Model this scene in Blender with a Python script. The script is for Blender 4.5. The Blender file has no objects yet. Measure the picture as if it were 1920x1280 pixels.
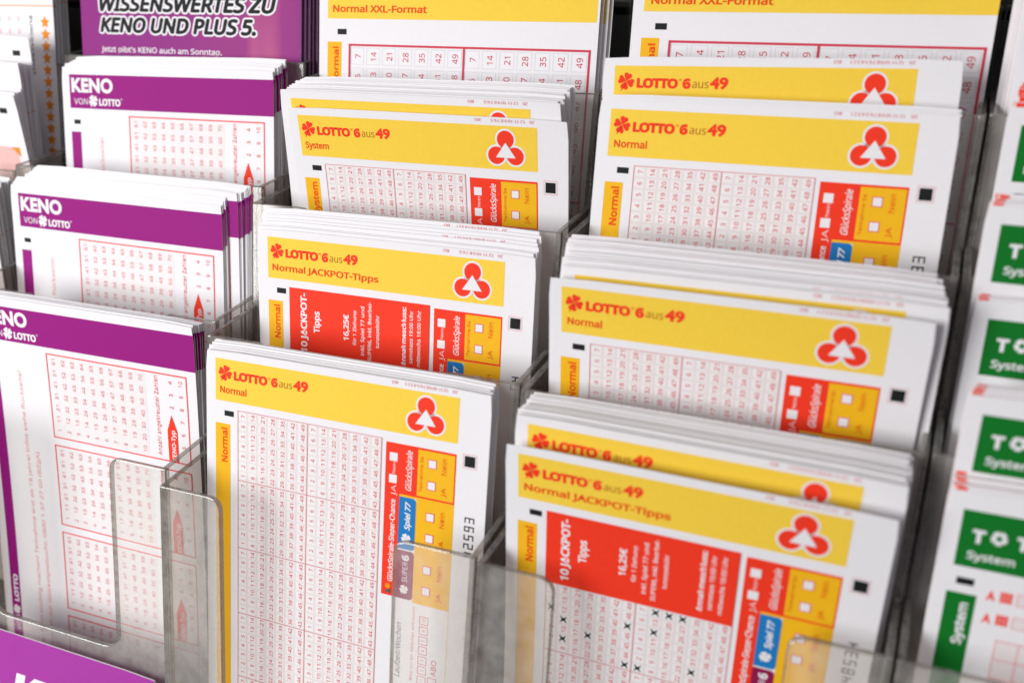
import bpy, bmesh, math, os, random
import numpy as np
from mathutils import Matrix, Vector
from mathutils.geometry import tessellate_polygon

S = bpy.context.scene
R = math.radians
MM = 0.001
random.seed(7)

# ------------------------------------------------------------------ camera
cam_d = bpy.data.cameras.new('camera'); cam = bpy.data.objects.new('camera', cam_d)
S.collection.objects.link(cam); S.camera = cam
right = Vector((0.934479, 0.354581, -0.031965)); down = Vector((0.131966, -0.428376, -0.893912)); fwd = Vector((-0.330657, 0.831124, -0.447101))
m = Matrix((right, -down, -fwd)).transposed().to_4x4()
m.translation = Vector((156.075, -171.39, 107.09)) * MM
cam.matrix_world = m
cam_d.sensor_fit = 'HORIZONTAL'; cam_d.sensor_width = 36; cam_d.lens = 36 * 1699.36 / 1920
cam_d.clip_start = 0.01; cam_d.clip_end = 20
cam_d.dof.use_dof = True; cam_d.dof.focus_distance = 0.250; cam_d.dof.aperture_fstop = 8.8

# ------------------------------------------------------------------ world, lamps, exposure
W = bpy.data.worlds.new('World'); S.world = W; W.use_nodes = True
bg = W.node_tree.nodes['Background']; bg.inputs[0].default_value = (0.86, 0.80, 1.0, 1); bg.inputs[1].default_value = 0.16

def area(name, loc, target, size, power, color=(1, 1, 1), sy=None):
    d = bpy.data.lights.new(name, 'AREA'); d.energy = power; d.size = size; d.color = color
    if sy: d.shape = 'RECTANGLE'; d.size_y = sy
    o = bpy.data.objects.new(name, d); S.collection.objects.link(o)
    o.location = Vector(loc) * MM
    o.rotation_euler = (Vector(target) * MM - o.location).to_track_quat('-Z', 'Y').to_euler()
    return o
area('window_light', (-500, -700, 260), (0, 10, 10), 0.5, 10.9, (1, 0.99, 0.98))
area('ceiling_light', (250, -250, 1300), (40, 20, 0), 0.9, 3.6, (1, 0.97, 0.93))

S.view_settings.view_transform = 'Standard'; S.view_settings.look = 'None'
S.view_settings.exposure = 0; S.view_settings.gamma = 1; S.view_settings.use_curve_mapping = False
S.render.engine = 'CYCLES'
S.cycles.max_bounces = 10; S.cycles.transparent_max_bounces = 40; S.cycles.use_denoising = True
S.cycles.caustics_reflective = False; S.cycles.caustics_refractive = False

# ------------------------------------------------------------------ materials
MATS = {}
def ink(name, col, rough=0.62, grain=0.05, spec=0.14):
    """printed ink or paper: plain colour with the fine mottling of offset print"""
    if name in MATS: return MATS[name]
    mt = bpy.data.materials.new(name); mt.use_nodes = True
    nt = mt.node_tree; b = nt.nodes['Principled BSDF']
    tc = nt.nodes.new('ShaderNodeTexCoord'); nz = nt.nodes.new('ShaderNodeTexNoise')
    nz.inputs['Scale'].default_value = 900; nz.inputs['Detail'].default_value = 4
    nt.links.new(tc.outputs['Object'], nz.inputs['Vector'])
    mx = nt.nodes.new('ShaderNodeMix'); mx.data_type = 'RGBA'
    mx.inputs[6].default_value = tuple(c * (1 - grain) for c in col) + (1,)
    mx.inputs[7].default_value = tuple(min(1, c * (1 + grain)) for c in col) + (1,)
    nt.links.new(nz.outputs[0], mx.inputs[0]); nt.links.new(mx.outputs[2], b.inputs['Base Color'])
    b.inputs['Roughness'].default_value = rough; b.inputs['Specular IOR Level'].default_value = spec
    bp = nt.nodes.new('ShaderNodeBump'); bp.inputs['Strength'].default_value = 0.12; bp.inputs['Distance'].default_value = 0.0001
    nt.links.new(nz.outputs[0], bp.inputs['Height']); nt.links.new(bp.outputs[0], b.inputs['Normal'])
    MATS[name] = mt
    return mt
PAPER = ink('white_paper', (0.80, 0.79, 0.81), 0.6, 0.025)
EDGE = ink('cut_paper_edge', (0.74, 0.735, 0.72), 0.8, 0.06)
REDEDGE = ink('red_cut_paper_edge', (0.74, 0.50, 0.49), 0.8, 0.1)
YEL = ink('yellow_ink', (0.88, 0.60, 0.058))
YEL2 = ink('deep_yellow_ink', (0.86, 0.465, 0.012))
RED = ink('red_ink', (0.86, 0.042, 0.016))
ORED = ink('orange_red_ink', (0.78, 0.075, 0.008))
OLIVE = ink('ochre_ink', (0.42, 0.15, 0.008))
BLUE = ink('blue_ink', (0.012, 0.19, 0.50))
MAG = ink('magenta_ink', (0.26, 0.008, 0.07))
PUR = ink('purple_ink', (0.285, 0.003, 0.19), 0.6)
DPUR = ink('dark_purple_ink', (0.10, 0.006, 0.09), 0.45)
GRN = ink('green_ink', (0.004, 0.165, 0.018))
BLK = ink('black_ink', (0.012, 0.013, 0.014))
GRY = ink('dark_grey_ink', (0.10, 0.10, 0.10))
NUM = ink('light_red_ink', (0.68, 0.07, 0.075))
NUM2 = ink('crimson_ink', (0.62, 0.05, 0.09))
PINK = ink('pink_ink', (0.76, 0.21, 0.21))
TINT = ink('pale_pink_tint', (0.77, 0.70, 0.70))
KTINT = ink('faint_pink_tint', (0.79, 0.75, 0.755))
BLUSH = ink('blush_ink', (0.76, 0.47, 0.44), grain=.12)
CORAL = ink('coral_ink', (0.80, 0.10, 0.10))
CELL = ink('pale_cell_tint', (0.81, 0.785, 0.785))
GLINE = ink('grey_line_ink', (0.62, 0.62, 0.66))
ORA = ink('orange_ink', (0.85, 0.27, 0.012))
FRAME = ink('red_frame_ink', (0.76, 0.10, 0.10))
CARD = ink('glossy_purple_card', (0.36, 0.02, 0.33), 0.28, 0.04, 0.5)

def cover_ink():
    """brochure artwork: purple print with a blurred pink burst"""
    mt = bpy.data.materials.new('brochure_artwork'); mt.use_nodes = True; nt = mt.node_tree; b = nt.nodes['Principled BSDF']
    tc = nt.nodes.new('ShaderNodeTexCoord'); mp = nt.nodes.new('ShaderNodeMapping')
    mp.inputs['Scale'].default_value = (60, 60, 9); mp.inputs['Rotation'].default_value = (0, R(8), 0)
    nz = nt.nodes.new('ShaderNodeTexNoise'); nz.inputs['Scale'].default_value = 1.0; nz.inputs['Detail'].default_value = 2
    nt.links.new(tc.outputs['Object'], mp.inputs[0]); nt.links.new(mp.outputs[0], nz.inputs['Vector'])
    sx = nt.nodes.new('ShaderNodeSeparateXYZ'); nt.links.new(tc.outputs['Object'], sx.inputs[0])
    d = nt.nodes.new('ShaderNodeMath'); d.operation = 'SUBTRACT'; d.inputs[1].default_value = 0.026; nt.links.new(sx.outputs[0], d.inputs[0])
    ab = nt.nodes.new('ShaderNodeMath'); ab.operation = 'ABSOLUTE'; nt.links.new(d.outputs[0], ab.inputs[0])
    ma = nt.nodes.new('ShaderNodeMath'); ma.operation = 'MULTIPLY_ADD'; ma.inputs[1].default_value = -22; ma.inputs[2].default_value = 0.24
    nt.links.new(ab.outputs[0], ma.inputs[0])
    ad = nt.nodes.new('ShaderNodeMath'); ad.operation = 'ADD'; nt.links.new(ma.outputs[0], ad.inputs[0]); nt.links.new(nz.outputs[0], ad.inputs[1])
    cr = nt.nodes.new('ShaderNodeValToRGB'); e = cr.color_ramp.elements
    e[0].position = 0.15; e[0].color = (0.24, 0.008, 0.19, 1); e[1].position = 1.0; e[1].color = (0.66, 0.17, 0.26, 1)
    k = e.new(0.55); k.color = (0.29, 0.018, 0.19, 1)
    nt.links.new(ad.outputs[0], cr.inputs[0]); nt.links.new(cr.outputs[0], b.inputs['Base Color']); b.inputs['Roughness'].default_value = 0.5; b.inputs['Specular IOR Level'].default_value = 0.15
    return mt
COVER = cover_ink()

def acrylic(name, face, graze, haze, gloss=1.0):
    """clear smoky sheet: tint deepens where the ray runs longer through the sheet, Fresnel gloss, diffuse haze for scuffs and painted-in milky reflected light"""
    mt = bpy.data.materials.new(name); mt.use_nodes = True; nt = mt.node_tree; nt.nodes.clear()
    out = nt.nodes.new('ShaderNodeOutputMaterial')
    lw = nt.nodes.new('ShaderNodeLayerWeight'); lw.inputs[0].default_value = 0.5
    mc = nt.nodes.new('ShaderNodeMix'); mc.data_type = 'RGBA'; mc.inputs[6].default_value = face + (1,); mc.inputs[7].default_value = graze + (1,)
    nt.links.new(lw.outputs['Facing'], mc.inputs[0])
    tr = nt.nodes.new('ShaderNodeBsdfTransparent'); nt.links.new(mc.outputs[2], tr.inputs[0])
    tc = nt.nodes.new('ShaderNodeTexCoord'); nz = nt.nodes.new('ShaderNodeTexNoise'); nz.inputs['Scale'].default_value = 260; nz.inputs['Detail'].default_value = 6
    nt.links.new(tc.outputs['Object'], nz.inputs['Vector'])
    hz = nt.nodes.new('ShaderNodeMath'); hz.operation = 'MULTIPLY'; hz.inputs[1].default_value = haze * 2; nt.links.new(nz.outputs[0], hz.inputs[0])
    df = nt.nodes.new('ShaderNodeBsdfDiffuse'); df.inputs[0].default_value = (0.84, 0.82, 0.78, 1)
    m1 = nt.nodes.new('ShaderNodeMixShader'); nt.links.new(hz.outputs[0], m1.inputs[0]); nt.links.new(tr.outputs[0], m1.inputs[1]); nt.links.new(df.outputs[0], m1.inputs[2])
    gl = nt.nodes.new('ShaderNodeBsdfGlossy'); gl.inputs['Roughness'].default_value = 0.06
    p5 = nt.nodes.new('ShaderNodeMath'); p5.operation = 'POWER'; p5.inputs[1].default_value = 5; nt.links.new(lw.outputs['Facing'], p5.inputs[0])
    fm = nt.nodes.new('ShaderNodeMath'); fm.operation = 'MULTIPLY_ADD'; fm.inputs[1].default_value = 0.9 * min(gloss, 1); fm.inputs[2].default_value = 0.04 * gloss; nt.links.new(p5.outputs[0], fm.inputs[0])
    m2 = nt.nodes.new('ShaderNodeMixShader'); nt.links.new(fm.outputs[0], m2.inputs[0]); nt.links.new(m1.outputs[0], m2.inputs[1]); nt.links.new(gl.outputs[0], m2.inputs[2])
    nt.links.new(m2.outputs[0], out.inputs[0])
    return mt
ACR = acrylic('smoky_acrylic', (0.992, 0.985, 0.972), (0.94, 0.925, 0.90), 0.13)  # haze raised to paint the milky reflections on the front flaps
ACRW = acrylic('smoky_acrylic_wall', (0.955, 0.94, 0.925), (0.68, 0.65, 0.63), 0.004, 0.7)  # same acrylic, tint darkened to paint in shade between the columns
ACRE = acrylic('acrylic_cut_edge', (0.42, 0.39, 0.34), (0.30, 0.28, 0.25), 0.16, 1.6)

def plain(name, col, rough):
    mt = bpy.data.materials.new(name); mt.use_nodes = True; nt = mt.node_tree; b = nt.nodes['Principled BSDF']
    nz = nt.nodes.new('ShaderNodeTexNoise'); nz.inputs['Scale'].default_value = 300
    tc = nt.nodes.new('ShaderNodeTexCoord'); nt.links.new(tc.outputs['Object'], nz.inputs['Vector'])
    mx = nt.nodes.new('ShaderNodeMix'); mx.data_type = 'RGBA'; mx.inputs[6].default_value = tuple(c * .75 for c in col) + (1,); mx.inputs[7].default_value = tuple(c * 1.25 for c in col) + (1,)
    nt.links.new(nz.outputs[0], mx.inputs[0]); nt.links.new(mx.outputs[2], b.inputs['Base Color']); b.inputs['Roughness'].default_value = rough
    return mt
WALLM = plain('dark_grey_laminate', (0.06, 0.063, 0.06), 0.5)
SHELFM = plain('dark_shelf_laminate', (0.05, 0.048, 0.046), 0.5)

# ------------------------------------------------------------------ glyphs
GL = {}
try:      # the sans that ships with Blender; its built-in face is the fallback
    SANS = bpy.data.fonts.load(os.path.join(bpy.utils.resource_path('LOCAL'), 'datafiles', 'fonts', 'NotoSansHebrew-Regular.woff2'))
except Exception:
    SANS = None
def glyphs(s, bold=0.0, shear=0.0, space=1.0, res=2):
    key = (s, bold, shear, space, res)
    if key in GL: return GL[key]
    cu = bpy.data.curves.new('lettering', 'FONT'); cu.body = s; cu.size = 1
    if SANS and not (bold > 0.005 and ('4' in s or s == 'KENO')): cu.font = SANS
    cu.offset = bold; cu.shear = shear
    cu.space_character = space; cu.resolution_u = res; cu.fill_mode = 'FRONT'
    o = bpy.data.objects.new('lettering', cu); S.collection.objects.link(o)
    dg = bpy.context.evaluated_depsgraph_get(); dg.update()
    me = bpy.data.meshes.new_from_object(o.evaluated_get(dg))
    v = np.array([x.co[:2] for x in me.vertices]); f = [tuple(p.vertices) for p in me.polygons]
    f = [q if p.normal.z >= 0 else q[::-1] for p, q in zip(me.polygons, f)]
    bpy.data.objects.remove(o); bpy.data.curves.remove(cu); bpy.data.meshes.remove(me)
    GL[key] = (v, f)
    return GL[key]

# ------------------------------------------------------------------ print layout of a sheet: elements in millimetres (u right, v down)
class Layout:
    def __init__(s): s.parts = {}          # path -> {material: [verts(u,v,layer), faces]}
    def add(s, path, mat, pts, faces, layer):
        d = s.parts.setdefault(path, {}).setdefault(mat.name, [mat, [], []])
        b = len(d[1]); d[1] += [(p[0], p[1], layer) for p in pts]; d[2] += [tuple(i + b for i in f) for f in faces]
    def rect(s, path, mat, u0, v0, u1, v1, layer=1):
        nv = max(1, int(math.ceil(abs(v1 - v0) / 4))); nu = max(1, int(math.ceil(abs(u1 - u0) / 9)))
        pts = [(u0 + (u1 - u0) * i / nu, v0 + (v1 - v0) * j / nv) for j in range(nv + 1) for i in range(nu + 1)]
        fs = [(j * (nu + 1) + i, (j + 1) * (nu + 1) + i, (j + 1) * (nu + 1) + i + 1, j * (nu + 1) + i + 1) for j in range(nv) for i in range(nu)]
        s.add(path, mat, pts, fs, layer)
    def frame(s, path, mat, u0, v0, u1, v1, t, layer=2):
        s.rect(path, mat, u0, v0, u1, v0 + t, layer); s.rect(path, mat, u0, v1 - t, u1, v1, layer)
        s.rect(path, mat, u0, v0 + t, u0 + t, v1 - t, layer); s.rect(path, mat, u1 - t, v0 + t, u1, v1 - t, layer)
    def poly(s, path, mat, pts, layer=2):
        tri = tessellate_polygon([[Vector((p[0], -p[1], 0)) for p in pts]])
        out = []
        for t in tri:
            a, b, c = (pts[i] for i in t)
            area2 = (b[0] - a[0]) * (-(c[1] - a[1])) - (c[0] - a[0]) * (-(b[1] - a[1]))
            out.append(t if area2 > 0 else t[::-1])
        s.add(path, mat, pts, out, layer)
    def disc(s, path, mat, u, v, r, layer=2, n=28):
        s.poly(path, mat, [(u + r * math.cos(2 * math.pi * i / n), v + r * math.sin(2 * math.pi * i / n)) for i in range(n)], layer)
    def round_rect(s, path, mat, u0, v0, u1, v1, r, layer=2, corners='tr br'):
        p = []
        def arc(cu, cv, a0):
            for k in range(6): a = R(a0 + 18 * k); p.append((cu + r * math.cos(a), cv + r * math.sin(a)))
        if 'tl' in corners: arc(u0 + r, v0 + r, 180)
        else: p.append((u0, v0))
        if 'tr' in corners: arc(u1 - r, v0 + r, 270)
        else: p.append((u1, v0))
        if 'br' in corners: arc(u1 - r, v1 - r, 0)
        else: p.append((u1, v1))
        if 'bl' in corners: arc(u0 + r, v1 - r, 90)
        else: p.append((u0, v1))
        s.poly(path, mat, p, layer)
    def text(s, path, mat, string, u, v, cap, length=None, rot=0, bold=0.0, shear=0.0, layer=2, space=1.0, res=2, anchor='l'):
        """baseline starts at (u, v); cap = capital height; length = run of the line; rot 0 / 90 (reads upwards) / 180"""
        vv, ff = glyphs(string, bold, shear, space, res)
        if not len(vv): return
        x0, x1 = vv[:, 0].min(), vv[:, 0].max()
        k = cap / 0.727; kx = k if length is None else length / (x1 - x0)
        X = (vv[:, 0] - x0) * kx; Y = vv[:, 1] * k
        if anchor == 'm': X = X - (x1 - x0) * kx / 2
        if rot == 0: P = np.stack([u + X, v - Y], 1)
        elif rot == 90: P = np.stack([u - Y, v - X], 1)
        elif rot == 180: P = np.stack([u - X, v + Y], 1)
        else: P = np.stack([u + Y, v + X], 1)
        s.add(path, mat, [tuple(p) for p in P], ff, layer)
    def clover(s, path, mat, u, v, r, layer=2, rot=0):
        a0 = R(rot)
        for k in range(4):
            a = a0 + R(90 * k + 45); pts = []
            prof = [(0.02, 0), (0.35, 0.30), (0.70, 0.54), (0.95, 0.46), (1.05, 0.19), (0.93, 0.0), (1.05, -0.19), (0.95, -0.46), (0.70, -0.54), (0.35, -0.30)]
            for (l, w) in prof:
                l *= r; w *= r
                pts.append((u + l * math.cos(a) - w * math.sin(a), v + l * math.sin(a) + w * math.cos(a)))
            s.poly(path, mat, pts, layer)
        st = []
        for t, w in ((0.1, .07), (0.6, .07), (1.15, .09)): st.append((u + (-.05 - .42 * t ** 2 - w) * r, v + t * r))
        for t, w in ((1.15, .09), (0.6, .07), (0.1, .07)): st.append((u + (-.05 - .42 * t ** 2 + w) * r, v + t * r))
        s.poly(path, mat, st, layer)
    def segdigits(s, path, mat, string, u, v, cap, pitch, layer=1):
        """machine-read numerals made of straight strokes, reading upwards"""
        seg = {'0': 'abcdef', '1': 'bc', '2': 'abged', '3': 'abgcd', '4': 'fgbc', '5': 'afgcd', '6': 'afgedc', '7': 'abc', '8': 'abcdefg', '9': 'abcdfg'}
        w = pitch * 0.62; t = cap * 0.125
        for i, ch in enumerate(string):
            y0 = v - i * pitch
            def bar(x0, h0, x1, h1):   # x along the reading direction, h height above the baseline
                s.rect(path, mat, u - h1, y0 - x1, u - h0, y0 - x0, layer)
            g = seg[ch]
            if 'a' in g: bar(0, cap - t, w, cap)
            if 'd' in g: bar(0, 0, w, t)
            if 'g' in g: bar(0, cap / 2 - t / 2, w, cap / 2 + t / 2)
            if 'f' in g: bar(0, cap / 2 + t / 2, t, cap - t)
            if 'e' in g: bar(0, t, t, cap / 2 - t / 2)
            if 'b' in g: bar(w - t, cap / 2 + t / 2, w, cap - t)
            if 'c' in g: bar(w - t, t, w, cap / 2 - t / 2)

# ------------------------------------------------------------------ bent sheets of paper
class Sheet:
    def __init__(s, x, y, z, lean0, lean1, W=82.5, H=146.0, yaw=0.0, roll=0.0, bow=0.0, pw=1.5):
        s.a = (x, y, z, lean0, lean1, W, H, yaw, roll, bow, pw); s.W = W; s.H = H
        vs = np.linspace(0, H, 80); ln = np.radians(lean0 + (lean1 - lean0) * (vs / H) ** pw); dv = vs[1] - vs[0]
        s.vs = vs
        s.cy = np.concatenate([[0], np.cumsum(-np.sin((ln[1:] + ln[:-1]) / 2) * dv)])
        s.cz = np.concatenate([[0], np.cumsum(-np.cos((ln[1:] + ln[:-1]) / 2) * dv)])
        s.ln = ln; s.p0 = np.array((x, y, z)); s.yaw, s.roll, s.bow = yaw, roll, bow
        s.org = s.P(np.array([W / 2]), np.array([H]), np.array([0.0]))[0]
    def P(s, u, v, off):
        cy = np.interp(v, s.vs, s.cy); cz = np.interp(v, s.vs, s.cz); ln = np.interp(v, s.vs, s.ln)
        t = (2 * u / s.W - 1)
        X = s.p0[0] + u + s.roll * v
        Y = s.p0[1] + cy + s.yaw * u + s.bow * (1 - t * t) * np.clip(1 - v / s.H, 0, 1) - off * np.cos(ln)
        Z = s.p0[2] + cz + s.roll * u + off * np.sin(ln)
        return np.stack([X, Y, Z], 1)
    def local(s, u, v, off):
        return (s.P(np.asarray(u, float), np.asarray(v, float), np.asarray(off, float)) - s.org) * MM

def link(name, me, mats, parent=None):
    o = bpy.data.objects.new(name, me); S.collection.objects.link(o)
    for mt in mats: me.materials.append(mt)
    if parent: o.parent = parent
    return o
def tag(o, label=None, cat=None, group=None, kind=None):
    if label: o['label'] = label
    if cat: o['category'] = cat
    if group: o['group'] = group
    if kind: o['kind'] = kind
    return o

LAYER = 0.035
def paper_mesh(sh, thick, corner=1.2, edge_mat=1):
    """one sheet: front, back and cut edge, with slightly rounded top corners"""
    W_, H_ = sh.W, sh.H; nv = 30; nu = 8
    vs = np.linspace(0, H_, nv + 1); us = np.linspace(0, W_, nu + 1)
    U, V = np.meshgrid(us, vs); U = U.copy(); V = V.copy()
    n = (nu + 1) * (nv + 1)
    if corner > 0:
        k = corner * 0.3
        V[0, 0] = k; U[0, 0] = k; V[0, -1] = k; U[0, -1] = W_ - k
    u = U.ravel(); v = V.ravel()
    co = np.concatenate([sh.local(u, v, np.zeros(n)), sh.local(u, v, np.full(n, -thick))])
    fs = []; mi = []
    for j in range(nv):
        for i in range(nu):
            a = j * (nu + 1) + i; q = (a, a + nu + 1, a + nu + 2, a + 1)
            fs.append(q); mi.append(0); fs.append(tuple(x + n for x in q[::-1])); mi.append(0)
    ring = [i for i in range(nu + 1)] + [j * (nu + 1) + nu for j in range(1, nv + 1)] + [nv * (nu + 1) + i for i in range(nu - 1, -1, -1)] + [j * (nu + 1) for j in range(nv - 1, 0, -1)]
    for a, b in zip(ring, ring[1:] + ring[:1]): fs.append((a, b, b + n, a + n)); mi.append(edge_mat)
    me = bpy.data.meshes.new('sheet'); me.from_pydata(co.tolist(), [], fs); me.polygons.foreach_set('material_index', mi)
    me.update(); return me

def make_sheet(name, sh, lay, label, cat, group, thick=0.15, hide=None, edge=None):
    me = paper_mesh(sh, thick); o = link(name, me, [PAPER, edge or EDGE]); o.location = Vector(sh.org) * MM
    tag(o, label, cat, group)
    if lay is None: return o
    made = {}
    for path in sorted(lay.parts, key=lambda p: p.count('/')):
        if hide and path.split('/')[0].split('#')[0] in hide: continue
        verts = []; faces = []; mats = []; mi = []
        for nm, (mt, pv, pf) in lay.parts[path].items():
            b = len(verts); verts += pv; faces += [tuple(i + b for i in f) for f in pf]; mi += [len(mats)] * len(pf); mats.append(mt)
        A = np.array(verts); co = sh.local(A[:, 0], A[:, 1], A[:, 2] * LAYER)
        me = bpy.data.meshes.new(path.split('/')[-1].split('#')[0]); me.from_pydata(co.tolist(), [], faces)
        me.polygons.foreach_set('material_index', mi); me.update()
        par = o
        if '/' in path: par = made.get(path.rsplit('/', 1)[0], o)
        made[path] = link(path.split('/')[-1].split('#')[0], me, mats, par)
    return o

# ------------------------------------------------------------------ print designs
def lotto_wordmark(L, path_t, path_c, dark, u=8.8, v=7.45):
    L.clover(path_c, dark, 6.15, 5.95, 2.0, 2, -27)
    L.text(path_t, dark, 'LOTTO', 8.9, 7.35, 2.55, 10.5, bold=0.06, res=4)
    L.text(path_t, dark, '®', 19.55, 5.75, 0.75, 0.8)
    L.text(path_t, dark, '6', 20.55, 7.35, 2.6, 2.05, bold=0.065, res=4)
    L.text(path_t, OLIVE, 'aus', 23.0, 7.3, 2.45, 4.0, bold=0.004, res=3)
    L.text(path_t, dark, '49', 27.3, 7.35, 2.65, 4.5, bold=0.045, res=4)

def trefoil(L, path, u=65.4, v=8.2):
    C = [(u, v - 2.55), (u - 2.65, v + 1.75), (u + 2.65, v + 1.75)]
    for c in C: L.disc(path, PAPER, c[0], c[1], 2.85, 2)
    for c in C: L.disc(path, RED, c[0], c[1], 2.35, 3)
    L.poly(path, PAPER, [(u, v - 1.75), (u - 2.75, v + 2.25), (u + 2.75, v + 2.25)], 4)
    L.rect(path, PAPER, u - 0.14, v + 2.25, u + 0.14, v + 3.4, 4)

def date_code(L, v=0.45, cap=0.95, full=True):
    L.text('date_code', NUM, '20', 73.5, v, cap, 1.3, rot=180)
    L.text('date_code', NUM, '12 11 10 9 8 7 6 5 4 3 2 1' if full else '12 11 10 9 8 7 6 5', 71.0, v, cap, 11.5 if full else 9.5, rot=180, space=0.9)
    L.text('date_code', NUM, 'BO', 57.4 if full else 58.6, v, cap, 1.6, rot=180)

def registration(L, mat_frame=PINK):
    L.rect('timing_mark', BLK, 5.85, 16.3, 8.85, 17.8)
    L.rect('registration_square', BLK, 76.25, 16.3, 79.05, 19.1)
    L.frame('registration_square', mat_frame, 75.8, 15.85, 79.5, 19.55, 0.1, 1)

def number_fields(L, path='number_grid', u0=10.2, v0=15.75, fw=21.67, fh=19.6, ncol=2, nrow=6, crosses=(), skip_first=False, num=NUM, cap=1.42):
    cw = fw / 7; ch = fh / 7
    r0 = 1 if skip_first else 0
    L.rect(path, TINT, u0, v0 + r0 * fh, u0 + ncol * fw, v0 + nrow * fh, 1)
    for fr in range(r0, nrow):
        for fc in range(ncol):
            bu = u0 + fc * fw; bv = v0 + fr * fh
            for c in range(7):
                for r in range(7):
                    n = 7 * c + 7 - r
                    cu = bu + (c + .5) * cw; cv = bv + (r + .5) * ch
                    L.add(path, CELL, [(cu - cw * .4, cv - ch * .4), (cu - cw * .4, cv + ch * .4), (cu + cw * .4, cv + ch * .4), (cu + cw * .4, cv - ch * .4)], [(0, 1, 2, 3)], 2)
                    if (fr, fc, n) in crosses:
                        for a in (1, -1):
                            w = 0.26; q = 0.76
                            L.poly(path, BLK, [(cu - q, cv - a * q - w), (cu - q, cv - a * q + w), (cu + q, cv + a * q + w), (cu + q, cv + a * q - w)], 3)
                        L.rect(path, BLK, cu - .5, cv - .45, cu + .5, cv + .45, 3)
                    else:
                        L.text(path, num, str(n), cu + cap / 2, cv, cap, 1.78 if n > 9 else None, rot=90, bold=.005, anchor='m', layer=3, res=1)
    t = 0.11
    for fr in range(r0, nrow + 1): L.rect(path, num, u0, v0 + fr * fh - t / 2, u0 + ncol * fw, v0 + fr * fh + t / 2, 4)
    for fc in range(ncol + 1): L.rect(path, num, u0 + fc * fw - t / 2, v0 + r0 * fh, u0 + fc * fw + t / 2, v0 + nrow * fh, 4)

def check(L, path, u, v, s=2.3):
    L.rect(path, FRAME, u - s / 2 - .22, v - s / 2 - .22, u + s / 2 + .22, v + s / 2 + .22, 3)
    L.rect(path, PAPER, u - s / 2, v - s / 2, u + s / 2, v + s / 2, 4)

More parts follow.
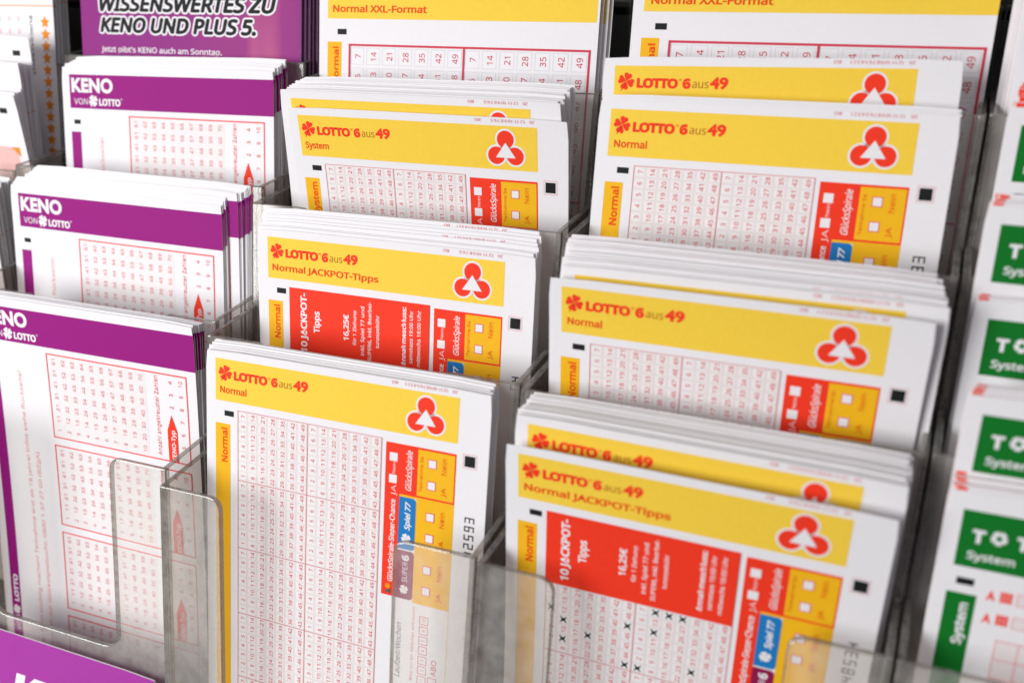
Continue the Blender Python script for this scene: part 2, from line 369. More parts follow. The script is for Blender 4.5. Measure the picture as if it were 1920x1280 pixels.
def bonus_panel(L, serial=None):
    p = 'bonus_panel'
    L.rect(p, RED, 54.76, 16.4, 59.0, 57.9); L.rect(p, RED, 59.0, 16.4, 74.1, 29.6)
    L.rect(p, YEL2, 63.8, 16.95, 73.75, 29.1, 2); L.rect(p, YEL2, 63.75, 29.6, 74.1, 58.4); L.rect(p, YEL2, 59.0, 29.6, 63.75, 30.2)
    for k, v in enumerate((20.1, 25.9)):
        L.rect('bonus_panel/checkbox#%d' % k, PAPER, 55.9, v - 1.1, 58.1, v + 1.1, 2)
    L.text('bonus_panel/panel_lettering', CELL, 'Nein', 57.6, 24.4, 1.0, 2.9, rot=90)
    L.text('bonus_panel/panel_lettering', CELL, 'JA', 58.0, 30.4, 1.75, 2.9, rot=90, bold=-.01)
    L.text('bonus_panel/panel_lettering', CELL, 'GlücksSpirale-Sieger-Chance', 57.9, 53.9, 1.75, 22.6, rot=90, bold=0.02)
    L.disc('bonus_panel/spiral_emblem', ORA, 56.6, 55.3, 0.75, 2, 14); L.poly('bonus_panel/spiral_emblem', GRY, [(55.6, 56.9), (57.6, 57.3), (57.4, 55.9), (56.4, 56.4)], 3)
    L.text('bonus_panel/panel_lettering', CELL, 'GlücksSpirale', 62.2, 28.3, 2.0, 10.6, rot=90, bold=0.012, shear=0.28)
    L.text('bonus_panel/panel_lettering', ORED, 'Teilnahme Sa', 65.2, 27.9, 0.95, 9.2, rot=90, layer=4)
    k = 2
    for v in (20.15, 25.85, 34.2, 39.9, 48.6, 54.4): check(L, 'bonus_panel/checkbox#%d' % k, 67.75 if v < 45 else 67.5, v, 1.95); k += 1
    for a, b in ((28.1, 22.4), (42.2, 36.4), (56.6, 50.9)):
        L.text('bonus_panel/panel_lettering', ORED, 'JA', 71.6, a, 1.5, 2.4, rot=90, layer=4); L.text('bonus_panel/panel_lettering', ORED, 'Nein', 71.6, b, 1.6, 4.2, rot=90, layer=4)
    L.round_rect('bonus_panel/blue_game_tab', BLUE, 59.0, 30.2, 63.75, 44.2, 1.0, 2)
    L.text('bonus_panel/blue_game_tab', PAPER, 'Spiel 77', 62.2, 38.9, 1.75, 7.6, rot=90, bold=0.03, shear=0.2, layer=3)
    L.clover('bonus_panel/blue_game_tab', PAPER, 61.3, 41.2, 1.25, 3, -70)
    L.round_rect('bonus_panel/magenta_game_tab', MAG, 59.0, 44.6, 63.75, 57.9, 1.0, 2)
    L.text('bonus_panel/magenta_game_tab', PAPER, 'SUPER', 62.1, 53.2, 1.8, 5.6, rot=90, layer=3); L.text('bonus_panel/magenta_game_tab', PAPER, '6', 62.3, 47.3, 2.2, 1.6, rot=90, bold=.04, layer=3)
    L.clover('bonus_panel/magenta_game_tab', PAPER, 61.3, 55.2, 1.15, 3, -70)
    d = 'duration_panel'
    L.text(d, GRY, 'Laufzeit/Wochen', 61.0, 80.4, 1.9, 15.6, rot=90, shear=0.2, layer=1)
    L.text(d, PINK, 'Bitte nur ein Kästchen ankreuzen', 64.7, 80.4, 1.0, 21, rot=90, layer=1)
    for k, n in enumerate(('10', '8', '5', '4', '3', '2', '1')):
        v = 62.7 + k * 2.82; L.frame(d, NUM, 66.1, v - 1.15, 68.6, v + 1.15, 0.16, 1); L.text(d, PINK, n, 67.8, v, 1.1, None, rot=90, anchor='m', layer=1)
    L.frame(d, NUM, 69.1, 78.2, 71.6, 80.5, 0.16, 1); L.text(d, NUM, 'ABO', 71.4, 77.6, 1.8, 4.5, rot=90, layer=1)
    L.rect(d, YEL, 74.0, 58.4, 74.14, 90, 1); L.rect(d, YEL, 58.6, 78, 58.75, 90, 1)
    if serial: L.segdigits('serial_number', BLK, serial, 79.7, 42.6 if len(serial) > 3 else 35.4, 2.65, 2.28)

def side_tab(L, word, ink_tab=YEL2, ink_word=ORED, v1=140):
    L.rect('side_tab', ink_tab, 2.95, 20.05, 7.7, v1)
    L.text('side_tab/tab_lettering', ink_word, word, 6.75, 30.9, 2.25, 9.7, rot=90, bold=0.028)

def lotto(sub, word='Normal', crosses=(), jackpot=False, full=True, serial=None, nrow=6, short=False):
    L = Layout()
    L.rect('header_band', YEL, 3.03, 2.15, 74.2, 13.7)
    lotto_wordmark(L, 'header_band/title_lettering', 'header_band/clover_emblem', RED)
    if sub: L.text('header_band/title_lettering', ORED, sub, 4.5, 11.4, 2.1, {'Normal': 8.4, 'System': 7.6, 'Normal JACKPOT-Tipps': 33.6}[sub], bold=0.028, res=3)
    trefoil(L, 'header_band/trefoil_emblem')
    date_code(L, full=not jackpot and word != 'System')
    if short: return L
    registration(L); side_tab(L, word)
    number_fields(L, crosses=crosses, skip_first=jackpot, nrow=nrow)
    if jackpot:
        p = 'promo_panel'; q = p + '/promo_lettering'
        L.rect(p, RED, 10.0, 15.75, 53.5, 35.4, 5)
        T = lambda t, u, v0, v1, cap, b=0.0: L.text(q, PAPER, t, u, v0, cap, v0 - v1, rot=90, bold=b, layer=6)
        T('10 JACKPOT-', 15.6, 33.9, 16.9, 2.3, .035); T('Tipps', 19.7, 27.8, 21.6, 2.2, .03)
        T('16,25€', 29.0, 28.7, 21.3, 1.9, .03); T('für 1 Ziehung', 31.4, 29.7, 20.0, 1.25, .012); T('inkl. Spiel 77 und', 33.9, 32.3, 18.5, 1.3, .012)
        T('SUPER6, inkl. Bearbei-', 36.1, 33.6, 17.0, 1.3, .012); T('tungsgebühr', 38.5, 29.6, 20.4, 1.3, .012)
        T('Annahmeschluss:', 46.6, 33.4, 17.1, 1.5, .03); T('samstags 19:00 Uhr', 48.7, 32.4, 17.9, 1.3, .012); T('mittwochs 18:00 Uhr', 51.0, 33.0, 17.6, 1.3, .012)
    bonus_panel(L, serial)
    return L

def xxl():
    L = Layout()
    L.rect('header_band', YEL, 2.9, 2.0, 86.5, 14.0)
    lotto_wordmark(L, 'header_band/title_lettering', 'header_band/clover_emblem', RED)
    L.text('header_band/title_lettering', ORED, 'Normal XXL-Format', 4.7, 12.1, 2.3, 31.0, bold=0.028, res=3)
    L.rect('timing_mark', BLK, 6.3, 16.9, 9.4, 18.5)
    L.rect('side_tab', YEL2, 2.9, 20.6, 7.7, 140); L.text('side_tab/tab_lettering', ORED, 'Normal', 6.7, 33.2, 2.2, 11.2, rot=90, bold=.028)
    p = 'number_grid'; u0, v0, cw, ch = 10.5, 21.4, 5.30, 5.75
    for fc in range(2):
        for fr in range(3):
            for c in range(7):
                for r in range(7):
                    cu = u0 + fc * 37.3 + (c + .5) * cw; cv = v0 + .3 + fr * 41 + (r + .5) * ch
                    L.frame(p, GLINE, cu - 2.2, cv - 2.4, cu + 2.2, cv + 2.4, 0.12, 1)
                    L.text(p, NUM2, str(7 * c + 7 - r), cu + 1.1, cv, 2.25, None, rot=90, anchor='m', layer=2)
    for fr in range(4): L.rect(p, NUM2, u0 - .3, v0 - .3 + fr * 41, u0 + 74.9, v0 + .3 + fr * 41, 3)
    for k in range(3): L.rect(p, NUM2, u0 - .3 + k * 37.3, v0 - .3, u0 + .3 + k * 37.3, v0 + 123, 4)
    return L

def keno(short=False):
    L = Layout()
    L.rect('header_band', PUR, 3.1, 2.7, 82.5, 13.45)
    L.text('header_band/title_lettering', PAPER, 'KENO', 4.0, 8.1, 4.3, 17.2, bold=0.045, res=4, space=1.05)
    L.text('header_band/title_lettering', PAPER, 'VON', 4.9, 12.1, 2.3, 5.7, res=3)
    L.text('header_band/title_lettering', PAPER, 'LOTTO', 15.3, 12.2, 2.4, 8.8, bold=.045, res=3); L.text('header_band/title_lettering', PAPER, '®', 24.2, 10.4, .7, .8)
    L.clover('header_band/clover_emblem', PAPER, 12.9, 10.9, 1.75, 2, 12)
    if short: return L
    L.rect('timing_mark', BLK, 4.4, 17.1, 7.1, 18.5)
    L.rect('side_tab', PUR, 3.05, 21.0, 7.1, 132)
    L.text('side_tab/tab_lettering', PAPER, 'LOTTO', 6.2, 103.7, 2.1, 9.8, rot=90, bold=.045); L.clover('side_tab/tab_lettering', PAPER, 5.1, 106.6, 1.5, 2, -70)
    L.text('side_tab/tab_lettering', PAPER, 'VON', 6.2, 114.2, 2.0, 5.6, rot=90)
    L.text('warning_lettering', PINK, 'Spielen kann süchtig machen! Teilnahme erst ab 18 Jahre! Infos siehe Rückseite!', 16.4, 122, 1.75, 99.5, rot=90, layer=1)
    L.text('warning_lettering', PINK, 'Information zur Glücksspielsucht: 0800 1 37 27 00 (BZgA)', 20.4, 122, 1.75, 73.5, rot=90, layer=1)
    p = 'number_box'
    for b in range(4):
        v0 = 15.2 + b * 29.35; q = '%s#%d' % (p, b)
        L.rect(q, KTINT, 28.3, v0 + 1, 64.4, v0 + 26.0, 1)
        L.frame(q, CORAL, 27.3, v0, 79.3, v0 + 27.0, 0.42, 2)
        for c in range(10):
            for r in range(7):
                n = (6 - r) * 10 + c + 1; cu = 29.9 + c * 3.64; cv = v0 + 2.5 + r * 3.65
                L.text(q, PINK, str(n), cu + .8, cv, 1.6, 2.0 if n > 9 else None, rot=90, anchor='m', layer=3, res=1)
        L.text(q, CORAL, 'Anzahl angekreuzter Zahlen', 68.9, v0 + 25.4, 1.75, 24.5, rot=90, layer=3, res=1)
        L.poly(q, RED, [(73.1, v0 + 12.4), (74.9, v0 + 17.2), (74.9, v0 + 26.6), (71.4, v0 + 26.6), (71.4, v0 + 17.2)], 3)
        L.text(q, PAPER, 'KENO-Typ', 74.1, v0 + 26.3, 1.75, 9.4, rot=90, bold=.02, layer=4, res=1)
        for k, n in enumerate(('4', '3', '2')): L.text(q, CORAL, n, 74.0, v0 + 2.5 + k * 3.75, 1.6, None, rot=90, anchor='m', layer=3, res=1)
        for k, n in enumerate(('10', '9', '8', '7', '6', '5')): L.text(q, CORAL, n, 77.6, v0 + 2.5 + k * 3.85, 1.6, None, rot=90, anchor='m', layer=3, res=1)
    return L

def toto(sub='System', short=False):
    L = Layout()
    L.rect('header_band', GRN, 3.0, 4.0, 79.5, 16.1)
    q = 'header_band/title_lettering'
    L.text(q, PAPER, 'T', 5.3, 10.5, 3.1, 2.4, bold=.05); L.text(q, PAPER, 'T', 13.2, 10.5, 3.1, 2.4, bold=.05)
    for k, u in enumerate((10.1, 17.9)):
        L.disc('header_band/ball_emblem#%d' % k, PAPER, u, 8.95, 1.5, 2, 20)
        L.poly('header_band/ball_emblem#%d' % k, GRN, [(u + .65 * math.cos(R(72 * i - 90)), 8.95 + .65 * math.sin(R(72 * i - 90))) for i in range(5)], 3)
        for i in range(5):
            a = R(72 * i - 90); L.poly('header_band/ball_emblem#%d' % k, GRN, [(u + 1.46 * math.cos(a - .25), 8.95 + 1.46 * math.sin(a - .25)), (u + 1.1 * math.cos(a), 8.95 + 1.1 * math.sin(a)), (u + 1.46 * math.cos(a + .25), 8.95 + 1.46 * math.sin(a + .25))], 3)
    L.text(q, PAPER, sub, 5.0, 14.2, 2.0, 8.6, bold=.02)
    L.rect('timing_mark', BLK, 4.0, 18.5, 7.3, 20.0)
    if short: return L
    L.rect('side_tab', GRN, 2.6, 21.9, 8.2, 140); L.text('side_tab/tab_lettering', PAPER, sub, 6.9, 33.2, 2.2, 9.3, rot=90, bold=.03)
    for k in range(2):
        v = 20.2 + k * 5
        L.poly('pick_rows', RED, [(9.8, v + 2.1), (10.5, v), (10.75, v), (11.45, v + 2.1), (11.0, v + 2.1), (10.62, v + .8), (10.25, v + 2.1)], 1); L.rect('pick_rows', RED, 10.2, v + 1.2, 11.0, v + 1.55, 2)
        for w in (12.3, 13.1, 13.9): L.rect('pick_rows', RED, w, v - .3, w + .55, v + 2.1)
        L.rect('pick_rows', RED, 12.3, v + .2, 14.4, v + .6, 2); L.rect('pick_rows', RED, 12.3, v + 1.3, 14.4, v + 1.7, 2)
        for c in range(16): L.rect('pick_rows', TINT, 15.2 + c * 3.6, v - .4, 18.3 + c * 3.6, v + 2.2, 1); L.frame('pick_rows', PINK, 15.2 + c * 3.6, v - .4, 18.3 + c * 3.6, v + 2.2, .14, 2)
    L.rect('number_grid', TINT, 13.0, 30.5, 76, 120, 1)
    for i in range(16): L.rect('number_grid', PINK, 13 + i * 4.2, 30.5, 13.15 + i * 4.2, 120, 2)
    for i in range(22): L.rect('number_grid', PINK, 13, 30.5 + i * 4.2, 76, 30.65 + i * 4.2, 3)
    return L

def star(L, path, mat, u, v, r):
    L.poly(path, mat, [(u + (r if i % 2 == 0 else r * .48) * math.cos(R(36 * i - 90)), v + (r if i % 2 == 0 else r * .48) * math.sin(R(36 * i - 90))) for i in range(10)], 2)

def star_slip():
    L = Layout()
    L.rect('header_band', ORA, 0.0, 15.9, 82.5, 16.25)
    L.rect('timing_mark', BLK, 60.6, 6.4, 64.6, 7.9)
    for k in range(12): star(L, 'star_column', ORA, 78.6, 21.4 + k * 3.9, 2.2)
    L.text('side_lettering', GRY, 'EUROJACKPOT', 71.8, 19.4, 1.5, 19.5, rot=270, bold=.02, layer=1)
    for c in range(10):
        for r in range(8):
            L.text('number_grid', PINK, str(5 * (10 - c) - r % 5), 67.4 - c * 4.3, 20.4 + r * 4.1, 1.5, None, rot=90, anchor='m', layer=1, res=1)
    return L

def marked_slip(panel=False):
    L = Layout()
    L.rect('timing_mark', BLK, 74.6, 4.6, 77.9, 6.3)
    if panel:
        L.round_rect('promo_panel', BLUSH, 30, 17.5, 78.5, 42, 3.0, 1, 'tr'); L.poly('promo_panel', ORA, [(76.0, 17.5), (79.6, 17.5), (79.6, 20.8)], 2)
        L.disc('promo_panel', GRY, 69.5, 26, .45, 2, 10); L.disc('promo_panel', GRY, 73.5, 29.4, .45, 2, 10)
    return L

def brochure():
    L = Layout()
    L.rect('cover_print', COVER, 0, 0, 86, 146)
    p = 'cover_print/title_lettering'
    for (t, u, v, cap, ln) in (('WISSENSWERTES ZU', 8.4, 20.6, 5.4, 68.5), ('KENO UND PLUS 5.', 8.4, 27.2, 5.4, 61.0)):
        for k in range(14):
            a = 2 * math.pi * k / 14
            L.text(p, PAPER, t, u + 1.0 * math.cos(a), v + 0.85 * math.sin(a), cap, ln, shear=.22, layer=2 + .06 * k, res=3)
        for k in range(8):
            a = 2 * math.pi * k / 8
            L.text(p, BLK, t, u + .38 * math.cos(a), v + .3 * math.sin(a), cap, ln, shear=.22, layer=3.2 + .06 * k, res=3)
    L.text(p, PAPER, "Jetzt gibt's KENO auch am Sonntag.", 8.2, 33.6, 2.1, 48.6, bold=.012, layer=2, res=3)
    return L

def header_only(base, W_=82.5):
    """the printed band of a slip that stands inside a pile"""
    L = Layout()
    {'lotto': lambda: L.rect('header_band', YEL, 3.03, 2.15, 74.2, 13.7), 'keno': lambda: L.rect('header_band', PUR, 3.1, 2.7, 82.5, 13.45),
     'toto': lambda: L.rect('header_band', GRN, 3.0, 4.0, 79.5, 16.1), 'xxl': lambda: L.rect('header_band', YEL, 2.9, 2.0, 86.5, 14.0),
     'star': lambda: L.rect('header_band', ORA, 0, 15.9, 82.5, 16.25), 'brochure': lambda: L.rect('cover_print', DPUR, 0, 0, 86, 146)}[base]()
    if base == 'keno':
        L.rect('side_frame', NUM, 78.9, 15.2, 79.3, 132)
    if base == 'toto': L.poly('corner_print', RED, [(0.7, 0.4), (2.7, 0.4), (2.3, 2.6), (0.9, 3.2)], 1)
    if base == 'xxl':
        L.rect('side_frame', NUM2, 84.8, 21.1, 85.4, 130); L.rect('side_frame', NUM2, 11, 21.1, 84.8, 21.7)
    return L

def pile(base, front, rear, n, label, cat, group, z_list=None, thick=0.2, jx=0.5, jz=0.5, dates=(), start=1, edge=None, name=None):
    """the slips behind a front one, between two poses; each is a sheet of its own"""
    fa, ra = front.a, rear.a; out = []
    for j in range(start, n + 1):
        t = j / n
        a = [f + (r - f) * t for f, r in zip(fa, ra)]
        a[0] += random.uniform(-jx, jx)
        a[2] = (z_list[j - 1] if z_list else a[2]) + random.uniform(-jz, jz)
        a[8] += random.uniform(-.002, .002)
        sh = Sheet(*a); L = header_only(base)
        if j in dates: date_code(L, full='keno' != base)
        out.append(make_sheet(name or {'lotto': 'lottery_slip', 'keno': 'lottery_slip', 'toto': 'pools_slip', 'xxl': 'large_lottery_slip', 'star': 'lottery_slip', 'brochure': 'brochure'}[base], sh, L, label, cat, group, thick, edge=edge if random.random() < .4 else None))
    return out

# ------------------------------------------------------------------ setting
def box(name, x0, x1, y0, y1, z0, z1, mat, kind='structure', parent=None):
    me = bpy.data.meshes.new(name); bm = bmesh.new(); bmesh.ops.create_cube(bm, size=1)
    for v in bm.verts: v.co = Vector(((x0 + x1) / 2 + v.co.x * (x1 - x0), (y0 + y1) / 2 + v.co.y * (y1 - y0), (z0 + z1) / 2 + v.co.z * (z1 - z0))) * MM
    bm.to_mesh(me); bm.free()
    o = link(name, me, [mat], parent)
    if kind: o['kind'] = kind
    return o
box('shelf', -900, 900, -500, 150, -175, -153.5, SHELFM)
def back_wall():
    bm = bmesh.new()
    zs = [-153, -80, -78, 72, 74.5, 160, 162.5, 400]
    for k in range(0, len(zs), 2):
        z0, z1 = zs[k] if k == 0 else zs[k - 1] + (zs[k] - zs[k - 1]), zs[k + 1]
        g = bmesh.ops.create_cube(bm, size=1)
        for v in g['verts']: v.co = Vector((v.co.x * 1800, 112 + v.co.y * 12, (z0 + z1) / 2 + v.co.z * (z1 - z0))) * MM
    g = bmesh.ops.create_cube(bm, size=1)
    for v in g['verts']: v.co = Vector((v.co.x * 1800, 122 + v.co.y * 6, 123 + v.co.z * 552)) * MM
    me = bpy.data.meshes.new('wall'); bm.to_mesh(me); bm.free(); o = link('wall', me, [WALLM]); o['kind'] = 'structure'
back_wall()

# ------------------------------------------------------------------ acrylic holders
LEAN = R(14.5)
def slab(name, outline, axis0, axu, axv, axn, thick, parent, face_mat, bev=0.35, edge_mat=None):
    """extruded acrylic sheet: outline in (a, b) millimetres on a plane"""
    bm = bmesh.new(); A = Vector(axis0); vs = []
    for (a, b) in outline: vs.append(bm.verts.new((A + a * Vector(axu) + b * Vector(axv)) * MM))
    f = bm.faces.new(vs); bm.normal_update(); n = Vector(axn).normalized()
    r = bmesh.ops.extrude_face_region(bm, geom=[f])
    bmesh.ops.translate(bm, verts=[g for g in r['geom'] if isinstance(g, bmesh.types.BMVert)], vec=n * thick * MM)
    bmesh.ops.recalc_face_normals(bm, faces=bm.faces)
    es = [e for e in bm.edges if len(e.link_faces) == 2 and e.calc_face_angle(0) > 1.2]
    bmesh.ops.bevel(bm, geom=es, offset=bev * MM, segments=2, affect='EDGES', profile=0.5, clamp_overlap=True)
    bm.normal_update()
    for q in bm.faces: q.material_index = 0 if abs(q.normal.dot(n)) > 0.97 else 1
    for v in bm.verts: v.co -= Vector(parent.location)
    me = bpy.data.meshes.new(name); bm.to_mesh(me); bm.free()
    return link(name, me, [face_mat, edge_mat or ACRE], parent)

def rounded(pts):
    """pts: (a, b, r) -> outline with rounded corners"""
    out = []; n = len(pts)
    for i, (a, b, r) in enumerate(pts):
        if r <= 0: out.append((a, b)); continue
        p = Vector((a, b)); q0 = Vector(pts[i - 1][:2]); q1 = Vector(pts[(i + 1) % n][:2])
        d0 = (q0 - p).normalized(); d1 = (q1 - p).normalized()
        for k in range(7):
            t = k / 6; s0 = p + d0 * r; s1 = p + d1 * r
            c = (1 - t) ** 2 * s0 + 2 * t * (1 - t) * p + t * t * s1; out.append((c.x, c.y))
    return out

def holder(x0, x1, y_front, pitch, cut, label, depth=26.0, z_top=-28.5, zs=28.9, SHX=0.0, SHR=None, z0=None):
    root = bpy.data.objects.new('leaflet_holder', None); S.collection.objects.link(root)
    root.location = Vector(((x0 + x1) / 2, y_front + 20, -153)) * MM
    root.empty_display_size = 0.02
    tag(root, label, 'leaflet holder', 'smoky acrylic leaflet holders side by side')
    ca, sa = math.cos(LEAN), math.sin(LEAN); T = 1.6
    SHR = SHX if SHR is None else SHR
    zt = [z_top + zs * k for k in range(4)]; zt[0] = z_top if z0 is None else z0;  yt = [y_front + pitch * k for k in range(4)]
    zb = -153.0
    base = lambda k: (zb + zs * k)
    # side walls: stepped outline, as deep as the four pockets
    for xs, sh_ in ((x0, SHX), (x1 - T, SHR)):
        o = [(yt[0] - (zt[0] - zb) * math.tan(LEAN), zb)]
        for k in range(4):
            o.append((yt[k], zt[k]))
            if k < 3: o.append((yt[k + 1] - (zt[k + 1] - zt[k]) * math.tan(LEAN), zt[k]))
        o += [(yt[3] + depth, zt[3]), (yt[3] + depth, zb)]
        slab('side_wall', [(a, b) for a, b in o], (xs - sh_ * y_front, 0, 0), (sh_, 1, 0), (0, 0, 1), (1, 0, 0), T, root, ACRW)
    for k in range(4):
        off = SHX * (yt[k] - y_front); wid = (SHR - SHX) * (yt[k] - y_front)
        hgt = (zt[k] - base(k)) / ca; c0, c1 = cut; dp = 58.5; w = x1 - x0 + wid
        pts = [(0, 0, 0), (0, -hgt, 0), (w, -hgt, 0), (w, 0, 0), (c1 - x0, 0, 4), (c1 - x0, -dp, 5), (c0 - x0, -dp, 5), (c0 - x0, 0, 4)]
        slab('front_panel', rounded(pts), (x0 + off, yt[k], zt[k]), (1, 0, 0), (0, sa, ca), (0, ca, -sa), T, root, ACR)
        yb = yt[k] - (zt[k] - base(k)) * math.tan(LEAN)
        slab('pocket_floor', [(T + .1, 0.1), (w - T - .1, 0.1), (w - T - .1, pitch - 2.2), (T + .1, pitch - 2.2)], (x0 + SHX * (yb - y_front), yb, base(k) + 0.2), (1, 0, 0), (SHX, 1, 0), (0, 0, 1), T, root, ACRW)
    yb = yt[3] + depth; w = x1 - x0 + (SHR - SHX) * (yb - y_front)
    slab('back_panel', [(0, zb), (w, zb), (w, zt[3] + 20), (0, zt[3] + 20)], (x0 + SHX * (yb - y_front), yb + .2, 0), (1, 0, 0), (0, 0, 1), (0, 1, 0), T, root, ACRW)
    return root
holder(-197, -102.1, -18, 30, (-173, -123), 'smoky acrylic holder at the far left, with star and white slips')
holder(-101.4, -5.6, -18, 30, (-72.5, -25.0), 'smoky acrylic holder of the purple slips, with a purple card on its front', zs=30)
holder(-4.9, 85.7, -22, 28.0, (14.3, 64.3), 'smoky acrylic holder of yellow slips between the purple and right yellow columns', SHX=0.02, SHR=0.055, z0=-30.8)
holder(86.2, 175.7, -22.5, 26.4, (105, 155.5), 'smoky acrylic holder of yellow slips next to the green ones', SHX=0.075, z0=-31.6)
holder(176.4, 268, -22.5, 27.0, (198, 248), 'smoky acrylic holder of the green slips at the right edge', SHX=0.075, z0=-31.8)

# ------------------------------------------------------------------ lotto slips, middle column
g = 'lotto slips in the bottom pocket of the middle yellow column'
A = Sheet(0, 0, 0, 15.3, 15.8)
make_sheet('lottery_slip', A, lotto('Normal', serial='42593'), 'fully visible yellow lotto slip whose unmarked number grid runs to the bottom of the photo', 'lottery slip', g)
pile('lotto', A, Sheet(-0.8, 5.5, 0.8, 15, 13), 7, 'lotto slip stacked behind the fully visible unmarked one, only its top edge showing', 'lottery slip', g, thick=.2, jx=.8, jz=.5)
g = 'lotto slips in the second pocket of the middle yellow column'
B = Sheet(2.1, 27.2, 24.7, 12.8, 14, yaw=-.004, roll=.004)
make_sheet('lottery_slip', B, lotto('Normal JACKPOT-Tipps', jackpot=True, serial='54'), 'yellow lotto slip with a red price panel, second from the bottom in the middle column', 'lottery slip', g)
pile('lotto', B, Sheet(1.5, 32.4, 29.0, 13, 14, roll=.010), 7, 'lotto slip stacked behind the red panel slip of the middle column, top edge showing', 'lottery slip', g, thick=.18, jx=1.0, jz=.45, dates=(2, 4, 7))
g = 'lotto slips in the third pocket of the middle yellow column'
C_ = Sheet(4.2, 45.8, 54.3, -0.8, 16, yaw=.008, pw=1.0)
make_sheet('lottery_slip', C_, lotto('System', 'System'), 'yellow lotto slip lettered System, curling forward in the middle column', 'lottery slip', g)
C2 = Sheet(2.0, 47.0, 58.6, 1.0, 16, yaw=.010, pw=1.0)
make_sheet('lottery_slip', C2, lotto('System', 'System', short=True), 'lotto slip just behind the curling System slip, a strip of yellow and red emblem showing', 'lottery slip', g)
pile('lotto', C2, Sheet(1.6, 60.0, 60.0, 13, 14, roll=.008), 17, 'lotto slip in the thick pile behind the curling System slip, white top edge showing', 'lottery slip', g, thick=.22, jx=.9, jz=.5, dates=(1, 2), edge=REDEDGE)

g = 'large lotto slips at the top of the middle yellow column'
X2 = Sheet(-1.2, 80.0, 87.4, 14, 14, W=87.2, H=150)
XL = xxl()
make_sheet('large_lottery_slip', X2, XL, 'large format lotto slip at the top of the middle yellow column, beside the brochures', 'lottery slip', g)
pile('xxl', X2, Sheet(1.7, 83.4, 87.6, 14, 14, W=87.2, H=150), 3, 'large format lotto slip behind another, a yellow and red sliver showing at its right', 'lottery slip', g, jx=.3, thick=.2)

# ------------------------------------------------------------------ lotto slips, right column
g = 'lotto slips in the bottom pocket of the right yellow column'
X = [(1, 0, 11), (1, 0, 9), (1, 0, 24), (1, 0, 47), (1, 0, 43), (1, 0, 5), (1, 1, 1), (1, 1, 14), (1, 1, 12), (1, 1, 21), (1, 1, 28), (1, 1, 30),
     (2, 1, 6), (2, 1, 18), (2, 1, 40)]
Fs = Sheet(90.6, -13, -3.7, 1.4, 13, yaw=-.003, roll=-.014, pw=0.9)
make_sheet('lottery_slip', Fs, lotto('Normal JACKPOT-Tipps', jackpot=True, crosses=set(X), serial='48534'), 'lotto slip with red price panel and black crossed numbers, at the bottom right', 'lottery slip', g)
F2 = Sheet(91.6, -8.8, 1.8, 4, 14, roll=-.018, pw=0.9)
make_sheet('lottery_slip', F2, lotto('Normal', short=True), 'lotto slip behind the crossed one, its yellow band with wordmark in shadow', 'lottery slip', g)
pile('lotto', F2, Sheet(92.0, 2.4, 1.4, 13.5, 14.5, roll=-.008), 26, 'lotto slip in the thick pile behind the crossed slip, grey top edge showing', 'lottery slip', g, thick=.2, jx=.6, jz=.4, dates=(1, 2))
g = 'lotto slips in the second pocket of the right yellow column'
E_ = Sheet(92.9, 12, 26.8, 0.4, 14, roll=-.005, pw=0.9)
make_sheet('lottery_slip', E_, lotto('Normal'), 'yellow lotto slip marked Normal, standing above the crossed one in the right column', 'lottery slip', g)
E2 = Sheet(95.2, 15.0, 28.8, 4, 14, pw=.9)
make_sheet('lottery_slip', E2, lotto('Normal', short=True), 'lotto slip behind the upright Normal slip, a shaded strip of yellow showing', 'lottery slip', g)
pile('lotto', E2, Sheet(92.8, 28.4, 31.6, 14, 14.5, roll=-.01), 22, 'lotto slip in the thick pile behind the upright Normal slip, top edge showing', 'lottery slip', g, edge=REDEDGE, thick=.22, jx=.8, jz=.5, dates=(3, 4, 13))
g = 'lotto slips in the third pocket of the right yellow column'
D = Sheet(93.7, 51.1, 59.1, 16, 15, yaw=.003)
make_sheet('lottery_slip', D, lotto('Normal', serial='93'), 'yellow lotto slip marked Normal beside the green column, below a partly hidden one', 'lottery slip', g)
pile('lotto', D, Sheet(94.0, 53.6, 59.9, 15, 15), 3, 'lotto slip pressed right behind the upper right Normal slip, thin top edge showing', 'lottery slip', g, thick=.2, jx=.4, jz=.2)
g = 'slips at the top of the right yellow column'
DB = Sheet(91.9, 60.6, 67.8, 13, 14.5, W=83.6, roll=.02)
make_sheet('lottery_slip', DB, lotto('Normal', short=True), 'lotto slip showing only wordmark and half emblem above the upper right Normal slip', 'lottery slip', g)
X3 = Sheet(95.4, 79.0, 90.6, 14, 14.5, W=86.5, H=154)
make_sheet('large_lottery_slip', X3, XL, 'large format lotto slip at the top of the right yellow column', 'lottery slip', g)
pile('xxl', X3, Sheet(95.5, 80.5, 90.6, 14, 14.5, W=86.5, H=154), 2, 'large format lotto slip hidden behind the top right one', 'lottery slip', g, jx=.3)

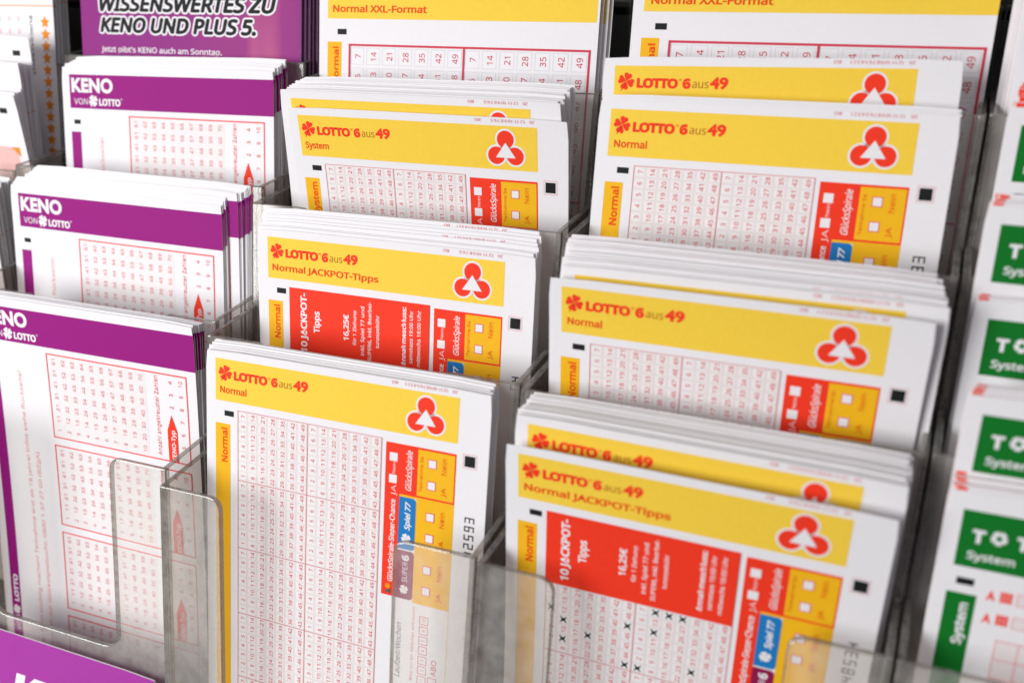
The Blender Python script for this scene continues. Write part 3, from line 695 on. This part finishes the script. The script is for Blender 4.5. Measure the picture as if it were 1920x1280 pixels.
# ------------------------------------------------------------------ purple column
KL = keno()
g = 'keno slips in the bottom pocket of the purple column'
K3 = Sheet(-92, 6.8, 1.5, 10.8, 16, roll=.004, pw=1.0)
make_sheet('lottery_slip', K3, KL, 'purple keno slip at the lower left, seen down to the purple card', 'lottery slip', g)
pile('keno', K3, Sheet(-90.6, 10.4, 2.2, 14, 14.5), 5, 'keno slip behind the lower left purple one, edge and purple sliver showing', 'lottery slip', g, jx=.35, jz=.3)
g = 'keno slips in the second pocket of the purple column'
K2 = Sheet(-99, 36.2, 27.0, 12.5, 20, roll=-.004, pw=1.0)
make_sheet('lottery_slip', K2, KL, 'purple keno slip in front of the thick pile in the middle of the purple column', 'lottery slip', g)
pile('keno', K2, Sheet(-97.8, 38.4, 29.0, 13, 18), 9, 'keno slip in the front half of the thick purple pile, edge showing', 'lottery slip', g, jx=.3, jz=.3, thick=.2)
pile('keno', Sheet(-94.6, 38.6, 29.8, 13, 18), Sheet(-91.4, 41.6, 32.2, 14, 16, roll=-.008), 15, 'keno slip in the rear half of the thick purple pile, shifted to the right', 'lottery slip', g, jx=.25, jz=.3, thick=.16)
g = 'keno slips in the third pocket of the purple column'
K1 = Sheet(-93.5, 63.1, 59.5, 15, 15, roll=.012, yaw=.004)
make_sheet('lottery_slip', K1, KL, 'purple keno slip right below the brochure', 'lottery slip', g)
pile('keno', K1, Sheet(-92.0, 69.0, 61.6, 14, 15, roll=.016), 8, 'keno slip behind the purple one below the brochure, edge showing', 'lottery slip', g, jx=.5, jz=.4)
g = 'purple brochures at the top of the purple column'
BR = Sheet(-93.9, 82.4, 95.0, 14.5, 14.5, W=86, H=158)
make_sheet('brochure', BR, brochure(), 'purple brochure with black and white slanted title lettering', 'brochure', g, thick=.5)
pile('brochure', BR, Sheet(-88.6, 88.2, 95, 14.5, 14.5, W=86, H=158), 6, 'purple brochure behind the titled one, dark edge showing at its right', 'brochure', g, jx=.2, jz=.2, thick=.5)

# ------------------------------------------------------------------ green column
g = 'green pools slips at the right edge'
TF = toto(); TN = toto('Normal')
def tslip(x, y, z, lab, lay=TF, n=0, rear=None, l0=13, l1=15, rl='', **k):
    sh = Sheet(x, y, z, l0, l1, roll=-.004, **k); make_sheet('pools_slip', sh, lay, lab, 'pools slip', g)
    if n: pile('toto', sh, Sheet(*rear, 13, 15), n, rl, 'pools slip', g, thick=.3, jx=.5, jz=.4, edge=REDEDGE)
tslip(181.7, -4.1, -1.4, 'green pools slip at the lower right corner, with System printed on its green side tab', n=10, rear=(182.6, 1.2, 0.6), rl='green pools slip behind the lower right green one, edge showing')
tslip(182.4, 3.0, 16.2, 'green pools slip with a curled top, second from the bottom right', n=8, rear=(183.2, 7.8, 16.6), rl='green pools slip behind the curled green one, edge showing', l0=10)
tslip(182.8, 23.8, 27.6, 'green pools slip marked System, third from the bottom right', n=6, rear=(183.4, 28.0, 28.6), rl='green pools slip behind the third green one from the bottom, edge showing')
tslip(182.4, 31.0, 45.8, 'green pools slip marked System, fourth from the bottom right', n=8, rear=(184.0, 37.6, 46.6), rl='green pools slip behind the fourth green one from the bottom, edge showing')
tslip(185.2, 52.0, 61.5, 'green pools slip at the right edge beside the upper Normal lotto slip', lay=TN, n=8, rear=(187.0, 58.0, 66.0), rl='green pools slip behind the topmost green one, grey edge showing')
tslip(187.0, 72.0, 92.0, 'white slip in shade at the top right corner of the photo', lay=None, n=9, rear=(184.8, 78.0, 93.0), rl='slip in the shaded pile at the top right corner')

# ------------------------------------------------------------------ far left column
g = 'slips in the far left column'
E3 = Sheet(-104.6 - 82.5, 80.0, 92.0, 14, 14.5)
make_sheet('lottery_slip', E3, star_slip(), 'white slip with a column of orange stars at the top left', 'lottery slip', g)
pile('star', E3, Sheet(-104.2 - 82.5, 86.0, 92.5, 14, 14.5), 4, 'slip behind the orange star one, edge showing', 'lottery slip', g, jx=.3, thick=.5)
M1 = Sheet(-104.6 - 82.5, 63.2, 68.5, 10, 16)
make_sheet('lottery_slip', M1, marked_slip(), 'white slip with one black mark, standing in front of the star slip', 'lottery slip', g)
pile('star', Sheet(-105.5 - 82.5, 56.0, 60.5, 9, 16), Sheet(-105.5 - 82.5, 61.8, 61.0, 12, 16), 5, 'white slip in the pile just in front of the black mark one', 'lottery slip', g, jx=.4, thick=.35)
M2 = Sheet(-104.4 - 82.5, 51.2, 52.0, 2, 21)
make_sheet('lottery_slip', M2, marked_slip(True), 'white slip with a pink panel and orange corner at the left edge', 'lottery slip', g)
pile('star', M2, Sheet(-104.2 - 82.5, 54.6, 53, 6, 20), 4, 'white slip behind the pink panel one, curved edge showing', 'lottery slip', g, jx=.4, thick=.3)
M3 = Sheet(-106 - 82.5, 33.5, 25.0, 8, 16)
make_sheet('lottery_slip', M3, marked_slip(), 'white slip low at the left edge below the pink panel', 'lottery slip', g)
pile('star', M3, Sheet(-104.6 - 82.5, 41.3, 27.0, 10, 16), 9, 'white slip in the grey pile low at the left edge', 'lottery slip', g, jx=.5, thick=.4)

# ------------------------------------------------------------------ purple name card on the front of the purple column
def name_card():
    sh = Sheet(-92.0, -18 - 2.9 - 61.5 * math.sin(LEAN), -28.5 - 61.5 * math.cos(LEAN) + .8, 14.5, 14.5, W=83, H=60, roll=-.012)
    o = bpy.data.objects.new('name_card', paper_mesh(sh, .5)); S.collection.objects.link(o); o.location = Vector(sh.org) * MM
    o.data.materials.append(CARD); o.data.materials.append(PAPER)
    tag(o, 'glossy purple card with white slanted lettering on the front of the purple column', 'card')
    L = Layout(); L.text('card_lettering', PAPER, 'KENO', 27, 27.5, 14.5, 50, bold=.05, shear=.28, layer=1, res=5)
    for path, d in L.parts.items():
        for nm, (mt, pv, pf) in d.items():
            Aa = np.array(pv); me = bpy.data.meshes.new('card_lettering'); me.from_pydata(sh.local(Aa[:, 0], Aa[:, 1], Aa[:, 2] * .04).tolist(), [], pf); link('card_lettering', me, [mt], o)
name_card()
